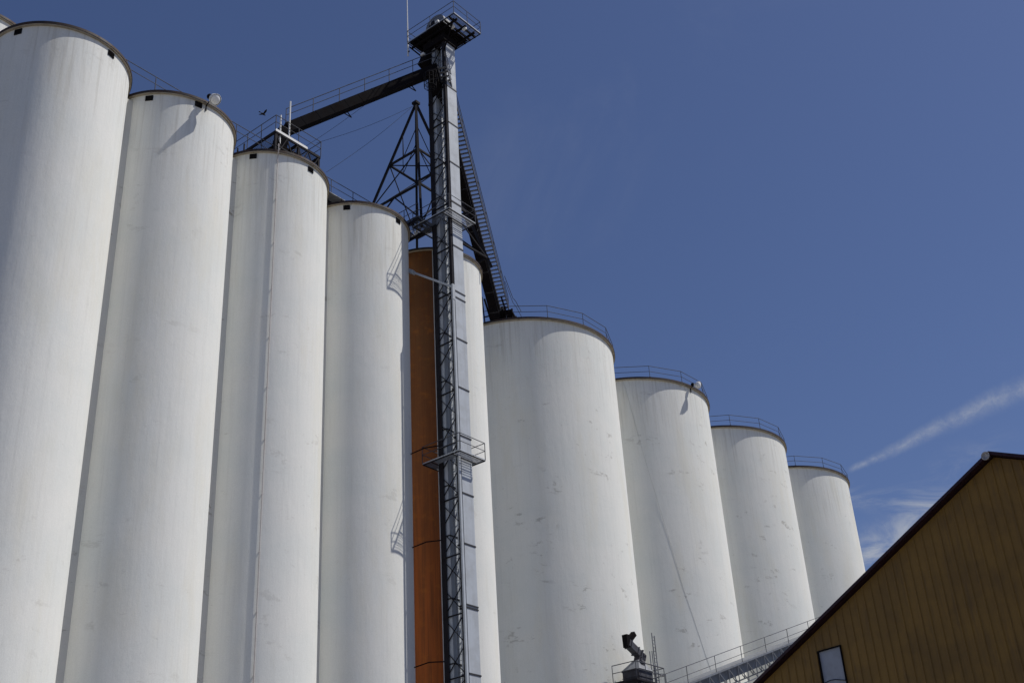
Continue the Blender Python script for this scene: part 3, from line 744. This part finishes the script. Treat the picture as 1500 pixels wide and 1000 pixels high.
# ------------------------------------------------------------------ light
sun = bpy.data.lights.new('sun', 'SUN'); so = bpy.data.objects.new('sun', sun); COL.objects.link(so)
sun.energy = 3.9; sun.angle = R(.5); sun.color = (1, .96, .895)
sd = V((math.cos(R(SUN_AZ))*math.cos(R(SUN_EL)), math.sin(R(SUN_AZ))*math.cos(R(SUN_EL)), math.sin(R(SUN_EL))))
so.rotation_euler = sd.to_track_quat('Z', 'Y').to_euler(); so.location = (40, 0, 90)
wd = bpy.data.worlds.new('World'); SC.world = wd; wd.use_nodes = True
t = NT(wd.node_tree); bg = t.n['Background']
sky = t.new('ShaderNodeTexSky'); sky.sky_type = 'NISHITA'; sky.sun_disc = False
sky.sun_elevation = R(SUN_EL); sky.sun_rotation = R(90 - SUN_AZ)
sky.air_density = 1.0; sky.dust_density = .6; sky.ozone_density = 5.0; sky.altitude = 0
bg.inputs['Strength'].default_value = .065
# thin cirrus and an old contrail, fixed in sky directions
tc = t.new('ShaderNodeTexCoord').outputs['Generated']
dirv = t.new('ShaderNodeVectorMath', operation='NORMALIZE'); t.link(tc, dirv.inputs[0]); dv = dirv.outputs[0]
def sdir(px, py): return (at(px, py, 1) - V((0, 0, CAMH))).normalized()
def band(p, q, half0, half1, ext0, ext1, soft=.35, curve=0.):
    d1, d2 = sdir(*p), sdir(*q); n = d1.cross(d2).normalized(); al = (d2 - d1*d2.dot(d1)).normalized()
    L = math.acos(max(-1, min(1, d1.dot(d2))))
    x = t.math('ARCTAN2', t.vmath('DOT_PRODUCT', dv, tuple(al)), t.vmath('DOT_PRODUCT', dv, tuple(d1)))
    u = t.math('DIVIDE', x, L)
    y = t.vmath('DOT_PRODUCT', dv, tuple(n))
    wob = t.math('MULTIPLY', t.math('SUBTRACT', t.noise(dv, 14., 5, .6), .5), half1*1.3)
    y = t.math('ABSOLUTE', t.math('ADD', y, wob))
    hwid = t.math('ADD', half0, t.math('MULTIPLY', u, half1-half0))
    f = t.math('DIVIDE', y, t.math('MAXIMUM', hwid, .0005))
    core = t.ramp(f, soft, 1.25, 1, 0)
    ends = t.math('MULTIPLY', t.ramp(u, -ext0, .06, 0, 1), t.ramp(u, 1., 1+ext1, 1, 0))
    return t.math('MULTIPLY', core, ends)
streak = t.scaled(dv, (30, 30, 90)) 
fine = t.ramp(t.noise(dv, 70., 9, .74, .4), .34, .68, .3, 1)
b1 = t.math('MULTIPLY', band((1243, 690), (1500, 568), .003, .011, .02, 1.5, -.5), fine)
fine2 = t.ramp(t.noise(t.scaled(dv, (1, 1, 3)), 16., 7, .65, .6), .36, .66, 0, 1)
b2 = t.math('MULTIPLY', band((1235, 835), (1400, 735), .022, .032, .4, .8, -.4), fine2)
b3 = t.math('MULTIPLY', band((1230, 725), (1400, 742), .011, .013, .3, .5, -.4), fine2)
b4 = t.math('MULTIPLY', band((700, 330), (1180, -60), .06, .10, .6, .6, .0), t.ramp(t.noise(t.scaled(dv, (1, 1, 1)), 5., 8, .62, .8), .42, .75, 0, 1))
cl = t.math('ADD', t.math('MULTIPLY', b1, .60), t.math('ADD', t.math('MULTIPLY', b2, 1.0), t.math('ADD', t.math('MULTIPLY', b3, .45), t.math('MULTIPLY', b4, .07))), clamp=True)
CLOUD = (6.2, 6.6, 7.4)
base = t.mix(1., sky.outputs[0], (.94, .90, 1.06), 'MULTIPLY'); colr = t.mix(cl, base, CLOUD)
t.link(colr, bg.inputs['Color'])

SC.view_settings.view_transform = 'Standard'; SC.view_settings.look = 'None'; SC.view_settings.exposure = 0; SC.view_settings.gamma = 1
SC.render.engine = 'CYCLES'; SC.cycles.max_bounces = 8; SC.cycles.diffuse_bounces = 4
for o in bpy.data.objects:
    if '_o' in o: del o['_o']
